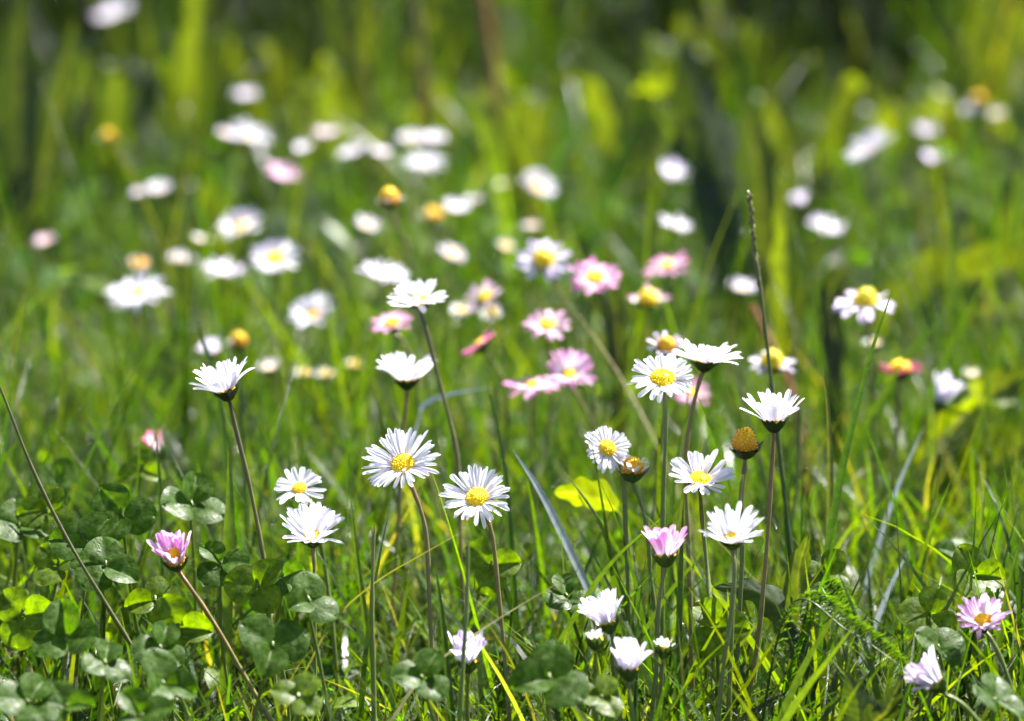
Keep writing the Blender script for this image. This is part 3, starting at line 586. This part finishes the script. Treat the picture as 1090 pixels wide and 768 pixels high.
blade([(1087,570),(1070,640),(1062,700)],1.15,2.4,YG,'green blade at the right edge near the pink tipped cup daisy')
blade([(845,470),(838,540),(845,640)],1.22,3.2,G_,'green blade right of the straight brown stem')
blade([(463,600),(470,650),(478,730)],1.12,2.2,G_,'green blade left of the nearly closed lilac daisy')
blade([(372,520),(380,590),(392,680)],1.16,2.0,YG,'thin blade under the left side of the widest flower')
def stalk(pts, d, mm, c0, c1, label, name='grass_stalk', seeds=None, group='bare stalks in the meadow', cat='stalk'):
    P = path_px(pts, d); base_ = P[0].copy(); root = empty(name, base_); tag(root, label, cat, group)
    path = catmull(P, 36); m = MB(); tube(m, path, mm / 1000, mm * .6 / 1000, c0, c1, 7); m.build('stem', M_stem, root, origin=base_)
    STEMPATHS.append(path)
    if seeds:
        m = MB(); rnd = random.Random(4); k = int(36 * (1 - seeds[0]))
        for i in range(seeds[1]):
            t = k + (35 - k) * i / seeds[1]; j = min(int(t), 34); p = path[j] + (path[j + 1] - path[j]) * (t - j)
            T = nrm(path[j + 1] - path[j]); ph = i * 2.4; s_ = nrm(np.cross(T, [math.cos(ph), math.sin(ph), .2]))
            dr = nrm(T + s_ * .35); l = seeds[2] * rnd.uniform(.8, 1.2)
            u, v, a = frame_of(dr); tt = np.linspace(0, 1, 5); r = l * .2 * np.sin(np.pi * np.clip(tt, .04, .98))
            ring = np.arange(6) / 6 * 2 * math.pi
            Q = (p + dr * 0)[None, None] + (tt * l)[:, None, None] * a + r[:, None, None] * (np.cos(ring)[None, :, None] * u + np.sin(ring)[None, :, None] * v)
            m.grid(Q, c1 * rnd.uniform(.8, 1.4), wrap=True)
        m.build('seed_head', M_stem, root, origin=base_)
    return root
stalk([(0,412),(35,500),(72,575),(118,652),(150,705)],1.13,.72,BRN*.35+GRN*.4,BRN*.45,'brown bare stalk slanting down from the left edge over the clover')
stalk([(798,208),(803,262),(812,330),(821,405),(832,500),(842,590)],1.22,.85,G_*.9,BRN*.8,'tall thin seed stalk with a brown tip rising highest among the sharp stems','seed_stalk',(.32,30,.0026))
stalk([(448,50),(440,0)][::-1] + [(452,140),(455,230)],2.35,3.0,RED,BRN*.8,'thick brown stalk far back left of centre top',seeds=(.4,60,.006),group='reddish stalks far back',name='sorrel_stalk')
stalk([(512,-15),(523,60),(532,125),(538,220)],2.3,3.6,RED*1.1,RED*1.3,'reddish brown stalk far back at the centre top',seeds=(.55,110,.008),group='reddish stalks far back',name='sorrel_stalk')
stalk([(574,88),(577,130),(580,200)],2.2,3.0,RED,BRN,'short reddish stalk far back right of the centre top one',seeds=(.55,50,.006),group='reddish stalks far back',name='sorrel_stalk')
stalk([(800,325),(822,370),(845,425),(855,500)],1.5,1.9,RED*1.6,RED*1.4,'blurred red stalk slanting behind the tall seed stalk',group='reddish stalks far back',name='sorrel_stalk')
stalk([(790,505),(783,590),(778,700)],1.12,.75,STG,STG,'thin green stalk close beside the white cup daisy stem')
stalk([(852,430),(850,500),(838,600)],1.3,.9,STG,STG,'thin green stalk behind the straight brown stem')
stalk([(398,560),(396,640),(397,700)],1.12,.8,STG,BRN,'brown green stalk under the widest flower',)
stalk([(498,575),(497,640),(492,720)],1.09,.8,STG*1.2,STG,'green stalk passing in front of the nearly closed lilac daisy')
stalk([(560,395),(562,480),(565,600)],1.4,.8,STG,STG,'blurred green stalk under the flat pink and white daisy')

# feathery leaf
def feather(px0, py0, px1, py1, d, label):
    A, B = at(px0, py0, d), at(px1, py1, d - .02); A[2] = max(A[2], .012)
    g0 = np.array([A[0] - .01, A[1] + .01, -.003])
    root = empty('yarrow_leaf', g0); tag(root, label, 'leaf', 'feathery leaves'); rnd = random.Random(3)
    path = catmull([g0, A, (A + B) / 2 + [0, 0, .003], B], 60); m = MB(); tube(m, path[:57], .0004, .00015, GRN, GRN, 6); m.build('midrib', M_stem, root, origin=g0)
    m = MB(); T = nrm(B - A); N = nrm(np.cross(np.cross(T, [0, -.6, .8]), T)); S = np.cross(T, N)
    for i in range(14, 60):
        p = path[i]; q = (i - 14) / 46; ln = .0058 * math.sin(math.pi * min(.12 + q * .85, 1)) ** .6
        for sg in (-1, 1):
            for j in range(6):
                dr = nrm(S * sg * (1 - .1 * j) + T * (.3 + .2 * j) + N * rnd.uniform(-.5, .5)); p0 = p + S * sg * ln * .15 * j
                pp = np.array([p0, p0 + dr * ln * .35, p0 + dr * ln * .6 + N * .0006])
                ribbon(m, pp, .00055, nrm(N + .2 * S), GRN * rnd.uniform(.9, 1.7), .2, tip=2)
    m.build('leaflets', M_grass, root, origin=g0)
feather(838,650,968,716,1.11,'feathery finely cut green leaf lying low at the bottom right')
feather(862,640,905,662,1.13,'small feathery leaf behind the larger one at the bottom right')

# ------------------------------------------------------------------ broad leaved plants
BG = np.array([.06, .11, .012])
def broad_leaf(m, path, wmax, side, c, shape='toothed', stalked=False):
    n = len(path); s = np.linspace(0, 1, n); T = np.gradient(path, axis=0); T /= np.linalg.norm(T, axis=1)[:, None]
    side = nrm(side); S = side - (T @ side)[:, None] * T; S /= np.linalg.norm(S, axis=1)[:, None]; N = np.cross(T, S)
    prof = np.sin(np.pi * s ** .75) ** .8 * .97 + .03
    if stalked: prof = np.sin(np.pi * np.clip((s - .52) / .48, 0, 1) ** .8) ** .7 * .95 + .05
    if shape == 'toothed': prof = prof * (1 + .16 * np.sin(s * 40))
    off = np.linspace(-1, 1, 13)
    wv = .1 * np.sin(s * 12)[:, None] * off[None] ** 2
    P = path[:, None] + S[:, None] * (off[None, :, None] * (wmax * .5 * prof)[:, None, None]) + N[:, None] * ((np.abs(off)[None] * .22 + wv) * (wmax * .5 * prof)[:, None])[..., None]
    k = np.exp(-(off / .12) ** 2)[None, :, None] * np.ones((n, 1, 1)) * .5
    vn = np.exp(-((((s[:, None] * 13 - np.abs(off)[None] * 1.5) % 1) - .5) / .13) ** 2) * (np.abs(off)[None] > .06)
    k = np.maximum(k, vn[..., None] * .16); P = P + N[:, None] * (vn * wmax * .012)[..., None]
    cc = c * (1 - k) + np.array([.2, .26, .09]) * k
    uv = np.stack([np.tile((off + 1) / 2, (n, 1)), np.repeat(s[:, None], 13, 1)], -1); m.grid(P, cc, uv)
def broad_plant(leaves, d, label, name='broad_leaved_plant', group='broad leaved plants in the meadow', cat='plant'):
    """leaves: (pts from tip down in px, width px, tone, side)"""
    x0, y0 = leaves[0][0][-1][:2]; g = at(x0, ground_py(d), d); g[2] = 0
    root = empty(name, g); tag(root, label, cat, group)
    for pts, wpx, tone, side, *st in leaves:
        P = [at(q[0], q[1], d + (q[2] if len(q) > 2 else 0)) for q in pts]; P = [p for p in P if p[2] > .004] + [g + [0, 0, -.004]]
        m = MB(); broad_leaf(m, catmull(np.array(P)[::-1], 70), wpx * d / FPX, side, BG * tone, stalked=bool(st)); m.build('leaf', M_broad, root, origin=g)
    return root
T_ = np.array
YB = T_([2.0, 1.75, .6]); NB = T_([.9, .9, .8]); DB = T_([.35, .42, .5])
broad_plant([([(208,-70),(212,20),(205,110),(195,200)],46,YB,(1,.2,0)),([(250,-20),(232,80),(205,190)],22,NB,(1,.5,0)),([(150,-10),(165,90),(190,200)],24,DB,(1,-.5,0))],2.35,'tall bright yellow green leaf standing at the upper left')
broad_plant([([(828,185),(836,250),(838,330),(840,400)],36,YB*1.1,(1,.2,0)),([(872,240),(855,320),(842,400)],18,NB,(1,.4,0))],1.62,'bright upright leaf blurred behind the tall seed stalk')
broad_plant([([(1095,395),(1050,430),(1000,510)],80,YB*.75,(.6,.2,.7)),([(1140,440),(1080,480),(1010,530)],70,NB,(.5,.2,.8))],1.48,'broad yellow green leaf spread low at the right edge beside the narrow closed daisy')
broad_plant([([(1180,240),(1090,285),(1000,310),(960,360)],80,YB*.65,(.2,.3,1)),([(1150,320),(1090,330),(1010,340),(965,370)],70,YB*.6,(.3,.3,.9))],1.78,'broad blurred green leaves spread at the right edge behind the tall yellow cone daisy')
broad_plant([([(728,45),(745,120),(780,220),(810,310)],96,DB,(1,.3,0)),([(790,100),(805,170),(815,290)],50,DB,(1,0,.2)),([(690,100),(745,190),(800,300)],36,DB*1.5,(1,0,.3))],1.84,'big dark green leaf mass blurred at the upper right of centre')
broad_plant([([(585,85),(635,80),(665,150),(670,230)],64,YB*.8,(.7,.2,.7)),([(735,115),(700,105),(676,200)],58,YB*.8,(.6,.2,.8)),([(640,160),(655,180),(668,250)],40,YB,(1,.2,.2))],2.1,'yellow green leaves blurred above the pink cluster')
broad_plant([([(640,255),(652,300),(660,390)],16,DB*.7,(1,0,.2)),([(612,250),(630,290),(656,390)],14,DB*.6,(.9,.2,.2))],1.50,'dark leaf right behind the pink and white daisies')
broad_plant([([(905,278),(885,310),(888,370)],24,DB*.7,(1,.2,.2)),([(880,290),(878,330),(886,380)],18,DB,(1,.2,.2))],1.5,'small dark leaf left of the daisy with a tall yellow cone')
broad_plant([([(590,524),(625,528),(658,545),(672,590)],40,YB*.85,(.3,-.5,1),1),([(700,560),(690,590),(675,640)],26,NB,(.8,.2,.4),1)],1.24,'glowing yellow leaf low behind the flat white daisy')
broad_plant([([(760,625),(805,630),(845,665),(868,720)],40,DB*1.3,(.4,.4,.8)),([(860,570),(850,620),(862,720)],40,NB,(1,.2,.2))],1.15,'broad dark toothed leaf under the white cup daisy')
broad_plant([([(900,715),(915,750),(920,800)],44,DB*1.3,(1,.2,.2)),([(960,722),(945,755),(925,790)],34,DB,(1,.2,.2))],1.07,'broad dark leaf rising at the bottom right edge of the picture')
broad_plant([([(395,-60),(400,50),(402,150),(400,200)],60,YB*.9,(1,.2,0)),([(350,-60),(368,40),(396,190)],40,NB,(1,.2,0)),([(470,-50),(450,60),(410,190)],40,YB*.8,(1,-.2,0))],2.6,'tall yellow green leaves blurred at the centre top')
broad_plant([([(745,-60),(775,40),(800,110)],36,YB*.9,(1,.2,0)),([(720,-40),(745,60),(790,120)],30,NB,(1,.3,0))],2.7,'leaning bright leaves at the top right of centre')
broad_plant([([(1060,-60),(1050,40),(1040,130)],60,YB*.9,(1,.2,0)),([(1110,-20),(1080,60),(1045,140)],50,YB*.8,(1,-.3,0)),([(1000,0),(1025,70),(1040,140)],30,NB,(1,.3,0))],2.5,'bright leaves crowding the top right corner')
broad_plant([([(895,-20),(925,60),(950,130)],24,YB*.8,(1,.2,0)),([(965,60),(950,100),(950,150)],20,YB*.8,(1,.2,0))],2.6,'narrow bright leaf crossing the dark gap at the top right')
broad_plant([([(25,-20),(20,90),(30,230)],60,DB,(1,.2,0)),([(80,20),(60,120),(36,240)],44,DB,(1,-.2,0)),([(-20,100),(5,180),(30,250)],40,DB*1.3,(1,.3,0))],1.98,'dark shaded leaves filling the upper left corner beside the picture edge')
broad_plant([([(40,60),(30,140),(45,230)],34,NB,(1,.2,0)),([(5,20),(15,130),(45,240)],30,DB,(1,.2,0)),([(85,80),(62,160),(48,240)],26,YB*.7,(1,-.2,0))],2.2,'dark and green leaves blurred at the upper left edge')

def rosette(px, py, d, n, wpx, tone, seed, label):
    rnd = random.Random(seed); L = []
    gy = ground_py(d)
    for i in range(n):
        sx = (i - (n - 1) / 2) / max(n - 1, 1) * 2 + rnd.uniform(-.2, .2); h = rnd.uniform(.6, 1.05)
        top = gy - (gy - py) * h; reach = sx * wpx * rnd.uniform(1.2, 1.9); z = rnd.uniform(-.04, .04)
        L.append(([(px + reach, top + abs(reach) * .35, z), (px + reach * .7, top, z * .6), (px + reach * .25, (top + gy) / 2, z * .3), (px, gy - 6)], wpx * rnd.uniform(.7, 1.1), tone * rnd.uniform(.75, 1.15), (rnd.uniform(.5, 1), rnd.uniform(-.3, .3), rnd.uniform(0, .8))))
    broad_plant(L, d, label, group='broad leaved plants among the far grass')
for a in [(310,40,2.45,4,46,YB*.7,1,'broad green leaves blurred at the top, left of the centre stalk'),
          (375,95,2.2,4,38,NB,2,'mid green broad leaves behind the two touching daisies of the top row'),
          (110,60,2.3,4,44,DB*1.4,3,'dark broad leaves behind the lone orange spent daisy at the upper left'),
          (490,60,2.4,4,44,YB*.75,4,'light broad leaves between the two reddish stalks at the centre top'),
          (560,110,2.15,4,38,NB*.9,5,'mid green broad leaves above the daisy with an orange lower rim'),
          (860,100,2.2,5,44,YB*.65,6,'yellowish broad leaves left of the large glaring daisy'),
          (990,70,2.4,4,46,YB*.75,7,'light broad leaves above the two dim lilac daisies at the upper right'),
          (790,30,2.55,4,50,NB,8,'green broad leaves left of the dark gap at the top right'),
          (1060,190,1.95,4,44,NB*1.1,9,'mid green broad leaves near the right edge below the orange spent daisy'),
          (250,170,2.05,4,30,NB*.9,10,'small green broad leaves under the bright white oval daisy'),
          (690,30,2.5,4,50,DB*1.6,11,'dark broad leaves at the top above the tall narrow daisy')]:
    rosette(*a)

# ------------------------------------------------------------------ bushes added with crowns out of view to shade the dark gaps
def shade_bush(x, y, r, z0, z1, n, seed, label):
    g = np.random.default_rng(seed); rnd = random.Random(seed)
    root = empty('shade_bush', (x, y, 0)); tag(root, label, 'shade_bush', 'added shade bushes with crowns out of view')
    m = MB(); tips = []
    for i in range(9):
        a = rnd.uniform(0, 6.28); q = rnd.uniform(.2, .8) * r
        tip = np.array([math.cos(a) * q, math.sin(a) * q, rnd.uniform(.5, 1) * z1]); tips.append(tip)
        tube(m, catmull([[math.cos(a) * .02, math.sin(a) * .02, -.01], tip * [.35, .35, .5], tip], 14), .004, .0015, BRN * .5, STG * .6, 7)
    m.build('branches', M_stem, root)
    p = g.normal(0, 1, (n, 3)); p /= np.linalg.norm(p, axis=1)[:, None]; p *= (g.uniform(0, 1, n) ** .4)[:, None] * (1 + .25 * np.sin(p[:, :1] * 5 + seed) * np.cos(p[:, 1:2] * 6))
    c = p * [r, r, (z1 - z0) / 2] + [0, 0, (z0 + z1) / 2]
    c = c[c[:, 2] > z0 * .9]; n = len(c)
    T = g.normal(0, 1, (n, 3)); T[:, 2] -= .3; T /= np.linalg.norm(T, axis=1)[:, None]; S = np.cross(T, g.normal(0, 1, (n, 3))); S /= np.linalg.norm(S, axis=1)[:, None]; N = np.cross(T, S)
    L = g.uniform(.018, .036, n); t = np.linspace(0, 1, 5); w_ = np.array([.08, .5, .55, .35, .02]); off = np.array([-1, 0, 1.])
    P = c[:, None, None] + L[:, None, None, None] * ((t[:, None] * np.ones(3))[None, ..., None] * T[:, None, None] + (w_[:, None] * off * .55)[None, ..., None] * S[:, None, None] + (np.abs(off)[None] * w_[:, None] * .2 - .25 * (t ** 2)[:, None])[None, ..., None] * N[:, None, None])
    cc = np.repeat((np.array([.035, .065, .006]) * g.uniform(.7, 1.4, (n, 1)))[:, None], 15, 1).reshape(-1, 3)
    b0 = (np.arange(n) * 15)[:, None, None]; i, j = np.meshgrid(np.arange(4), np.arange(2), indexing='ij'); k = (i * 3 + j)[None]
    f = np.stack([b0 + k, b0 + k + 1, b0 + k + 4, b0 + k + 3], -1).reshape(-1, 4)
    m = MB(); m.add(P.reshape(-1, 3), f, cc); m.build('foliage', M_broad, root)
shade_bush(.44, 3.05, .20, .14, .55, 2600, 1, 'added leafy shrub, crown out of view, shading the gap at the top right')
shade_bush(-.20, 3.05, .17, .14, .50, 2000, 2, 'added leafy shrub, crown out of view, shading the upper left grass')
shade_bush(.20, 3.45, .16, .17, .55, 1900, 3, 'added leafy shrub, crown out of view, shading the grass right of the centre top')
# ------------------------------------------------------------------ grass (stuff)
HD = [(c, r, d) for c, r, d in HEADS if d < 1.42]
def field(y0, y1, dens, lmin, lmax, wmin, wmax, seg, seed, margin=.30, tilt=(4, 45), bend=(10, 80), cols=None, short=None, patch=2.2):
    """base positions and parameters of the blades of one band, y0..y1 metres from the camera"""
    g = np.random.default_rng(seed)
    half = lambda y: .145 * y + margin
    area = (half(y0) + half(y1)) * (y1 - y0)
    n = int(area * dens)
    y = g.uniform(y0, y1, n * 2); x = g.uniform(-half(y1), half(y1), n * 2)
    ok = np.abs(x) < half(y); x, y = x[ok][:n], y[ok][:n]; n = len(x)
    pn = .5 + .25 * np.sin(x * 21 + 3 * np.sin(y * 9) + seed) + .25 * np.sin(y * 17 + 2 * np.sin(x * 13))
    L = g.uniform(0, 1, n) ** patch * (lmax - lmin) + lmin; L = L * (.6 + .7 * pn)
    if short is not None: L = np.minimum(L, short(x, y))
    W = g.uniform(wmin, wmax, n) * (.7 + .3 * (L / lmax))
    az = g.uniform(0, 2 * np.pi, n); t0 = np.radians(g.uniform(tilt[0], tilt[1], n)); bd = np.radians(g.uniform(bend[0], bend[1], n) * g.uniform(.2, 1, n))
    return dict(x=x, y=y, L=L, W=W, az=az, t0=t0, bd=bd, seg=seg, g=g, pn=pn)
def blades(F, pal, weights, tipmix=.25):
    g, n, S = F['g'], len(F['x']), F['seg']
    s = np.linspace(0, 1, S + 1)
    th = F['t0'][:, None] + F['bd'][:, None] * s[None] ** 1.3
    ds = F['L'][:, None] / S
    h = np.concatenate([np.zeros((n, 1)), np.cumsum(np.sin(th[:, :-1]) * ds, 1)], 1); z = np.concatenate([np.zeros((n, 1)), np.cumsum(np.cos(th[:, :-1]) * ds, 1)], 1)
    az = F['az'][:, None] + g.normal(0, .25, n)[:, None] * s[None]
    cx = F['x'][:, None] + h * np.cos(az); cy = F['y'][:, None] + h * np.sin(az); cz = np.maximum(z, .002 + 0 * z) - .004 * (s[None] == 0)
    # keep the near flowers clear of blades standing before them
    keep = np.ones(n, bool); tipP = np.stack([cx, cy, cz], -1)
    q = tipP - CAM; dep = q @ F_; ppx = 545 + FPX * q[..., 0] / dep; ppy = 384 - FPX * (q @ U_) / dep
    for c, r, d in HD:
        hx, hy, _ = project(c); rr = r * FPX / d * .85
        inside = ((ppx - hx) ** 2 + (ppy - hy) ** 2 < rr * rr) & (dep < d + .004) & (dep > .5)
        keep &= ~inside.any(1)
    tw = F['az'] + np.pi / 2 + g.normal(0, .7, n); tws = tw[:, None] + g.normal(0, .5, n)[:, None] * s[None]
    sx, sy = np.cos(tws), np.sin(tws); sz = g.normal(0, .25, n)[:, None] + 0 * s[None]
    wd = F['W'][:, None] * .5 * np.minimum(.7 + .9 * s, 1)[None] * (1 - s ** 2.4)[None] + .00003
    ctr = np.stack([cx, cy, cz], -1); sv = np.stack([sx, sy, sz], -1) * wd[..., None]
    P = np.stack([ctr - sv, ctr + sv], 2)[keep]                      # n, S+1, 2, 3
    pal = np.array(pal); idx = g.choice(len(pal), n, p=np.array(weights) / np.sum(weights))
    c = pal[idx] * g.uniform(.7, 1.35, (n, 1)) * (1 + g.normal(0, .07, (n, 3)))
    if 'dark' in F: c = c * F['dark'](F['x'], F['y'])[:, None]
    c = np.clip(c, .003, .6)[keep]
    m = len(P)
    if m == 0: return None
    cc = np.repeat(np.repeat(c[:, None, None], S + 1, 1), 2, 2) * (1 + tipmix * s[None, :, None, None] * np.array([1.2, .7, .1]))
    uv = np.broadcast_to(np.stack([np.tile([0., 1.], (S + 1, 1)), np.repeat(s[:, None], 2, 1)], -1)[None], (m, S + 1, 2, 2))
    base_ = (np.arange(m) * (S + 1) * 2)[:, None]; k = np.arange(S)[None] * 2
    f = np.stack([base_ + k, base_ + k + 1, base_ + k + 3, base_ + k + 2], -1).reshape(-1, 4)
    return P.reshape(-1, 3), f, cc.reshape(-1, 3), uv.reshape(-1, 2)
def field_object(name, parts, mat, label, cat):
    mb = MB()
    for p in parts:
        if p: mb.add(*[p[0], p[1], p[2], p[3]])
    o = mb.build(name, mat); return tag(o, label, cat, kind='stuff')
PAL = [(.034, .076, .005), (.052, .100, .005), (.085, .128, .006), (.019, .046, .008), (.115, .155, .01), (.22, .20, .10)]
near_short = lambda x, y: np.clip((y - .93) * .32 + .028, .02, .2)
parts = [
 blades(field(.96, 1.75, 28000, .018, .085, .0012, .0026, 7, 1, short=near_short), PAL, [4, 5, 3, 3, 1, .5]),
 blades(field(.98, 1.75, 58000, .012, .055, .0005, .0013, 6, 2, tilt=(12, 82), short=near_short), PAL, [3, 5, 4, 2, 2, .8]),
 blades(field(1.1, 1.75, 1500, .08, .14, .0012, .0024, 8, 3, tilt=(2, 25), bend=(5, 50), short=near_short, patch=1.5), PAL, [4, 5, 3, 3, .5, .3]),
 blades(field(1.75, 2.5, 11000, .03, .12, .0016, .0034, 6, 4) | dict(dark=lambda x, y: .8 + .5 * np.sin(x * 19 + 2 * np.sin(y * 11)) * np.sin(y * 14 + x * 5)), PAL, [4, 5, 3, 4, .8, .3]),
]
field_object('grass', parts, M_grass, 'short green meadow grass around the daisies', 'grass')
def clump_shade_tint(x, y):       # tone waves between clumps; ellipses put the gaps' shade into the grass colour
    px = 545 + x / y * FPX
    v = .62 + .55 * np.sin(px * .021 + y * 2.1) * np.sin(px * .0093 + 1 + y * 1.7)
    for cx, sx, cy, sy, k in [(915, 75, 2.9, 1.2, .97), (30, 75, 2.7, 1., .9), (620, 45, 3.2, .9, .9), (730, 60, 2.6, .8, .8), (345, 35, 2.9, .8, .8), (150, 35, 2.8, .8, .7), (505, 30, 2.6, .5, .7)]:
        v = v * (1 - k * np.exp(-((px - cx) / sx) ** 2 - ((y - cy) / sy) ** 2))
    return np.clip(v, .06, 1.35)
parts = [
 blades(field(2.45, 3.3, 4500, .07, .24, .002, .005, 7, 5, tilt=(2, 30), bend=(5, 70), margin=.35, patch=1.6) | dict(dark=clump_shade_tint), PAL, [3, 5, 4, 3, .8, .2]),
 blades(field(3.3, 5.5, 3200, .12, .4, .003, .007, 7, 6, tilt=(2, 28), bend=(5, 70), margin=.45, patch=1.3) | dict(dark=clump_shade_tint), PAL, [3, 5, 4, 3, .8, .2]),
 blades(field(5.5, 9., 1000, .2, .6, .005, .012, 6, 7, tilt=(2, 28), bend=(5, 70), margin=.5, patch=1.3) | dict(dark=clump_shade_tint), PAL, [3, 5, 4, 3, .8, .2]),
]
field_object('tall_grass', parts, M_grass, 'taller shaded grass behind the daisies', 'grass')

# dry thatch and small low leaves
parts = [blades(field(.98, 1.9, 15000, .012, .04, .0006, .0016, 4, 8, tilt=(60, 95), bend=(-10, 20)), [(.30, .26, .15), (.2, .15, .08), (.42, .40, .3)], [3, 2, 1])]
field_object('dry_litter', parts, M_grass, 'dry straw and dead blades lying between the grass', 'litter')
def small_leaves(y0, y1, dens, zmax, rmin, rmax, seed, pal):
    g = np.random.default_rng(seed); n = int(((.145 * (y0 + y1)) + .60) * (y1 - y0) * dens)
    y = g.uniform(y0, y1, n); x = g.uniform(-1, 1, n) * (.145 * y + .30); z = g.uniform(.003, 1, n) ** 1.5 * zmax * np.clip((y - .95) * 4, .25, 1) + .003
    r = g.uniform(rmin, rmax, n); keep = np.ones(n, bool)
    q = np.stack([x, y, z], -1); qq = q - CAM; dep = qq @ F_; ppx = 545 + FPX * qq[:, 0] / dep; ppy = 384 - FPX * (qq @ U_) / dep
    for c, rr, d in HD:
        hx, hy, _ = project(c); R2 = (rr + .003) * FPX / d
        keep &= ~(((ppx - hx) ** 2 + (ppy - hy) ** 2 < R2 * R2) & (dep < d + .004))
    x, y, z, r = x[keep], y[keep], z[keep], r[keep]; n = len(x)
    nv = g.normal(0, .55, (n, 3)); nv[:, 2] = 1; nv[:, 1] -= .3; nv /= np.linalg.norm(nv, axis=1)[:, None]
    a = g.normal(0, 1, (n, 3)); a -= (a * nv).sum(1)[:, None] * nv; a /= np.linalg.norm(a, axis=1)[:, None]; b_ = np.cross(nv, a)
    # each leaf a 3 x 4 sheet: oval, creased
    t = np.linspace(-1, 1, 5); w_ = np.sqrt(np.clip(1.02 - t ** 2, 0, 1)) * .62; off = np.array([-1, 0, 1.])
    la = np.repeat(t[:, None], 3, 1); lb = w_[:, None] * off; lz = np.abs(lb) * .35 - .2 * la ** 2
    c0 = np.stack([x, y, z], -1)
    P = c0[:, None, None] + r[:, None, None, None] * (la[None, ..., None] * a[:, None, None] + lb[None, ..., None] * b_[:, None, None] + lz[None, ..., None] * nv[:, None, None])
    pal = np.array(pal); c = pal[g.integers(0, len(pal), n)] * g.uniform(.7, 1.4, (n, 1))
    cc = np.repeat(c[:, None], 15, 1).reshape(-1, 3)
    base_ = (np.arange(n) * 15)[:, None, None]; i, j = np.meshgrid(np.arange(4), np.arange(2), indexing='ij'); k = (i * 3 + j)[None]
    f = np.stack([base_ + k, base_ + k + 1, base_ + k + 4, base_ + k + 3], -1).reshape(-1, 4)
    uv = np.tile(np.stack([lb * .5 + .5, la * .5 + .5], -1).reshape(-1, 2), (n, 1))
    return P.reshape(-1, 3), f, cc, uv
LP = [(.04, .09, .02), (.06, .12, .02), (.03, .07, .02), (.09, .14, .02)]
field_object('low_leaves', [small_leaves(1.0, 1.8, 4200, .022, .0025, .006, 11, LP), ],
             M_clover, 'small low leaves and moss filling the gaps of the grass', 'ground cover')
field_object('far_undergrowth', [small_leaves(1.75, 3., 1100, .05, .006, .013, 12, LP), small_leaves(3., 6., 400, .25, .012, .03, 13, LP)],
             M_under, 'soft green undergrowth between the far grass', 'ground cover')
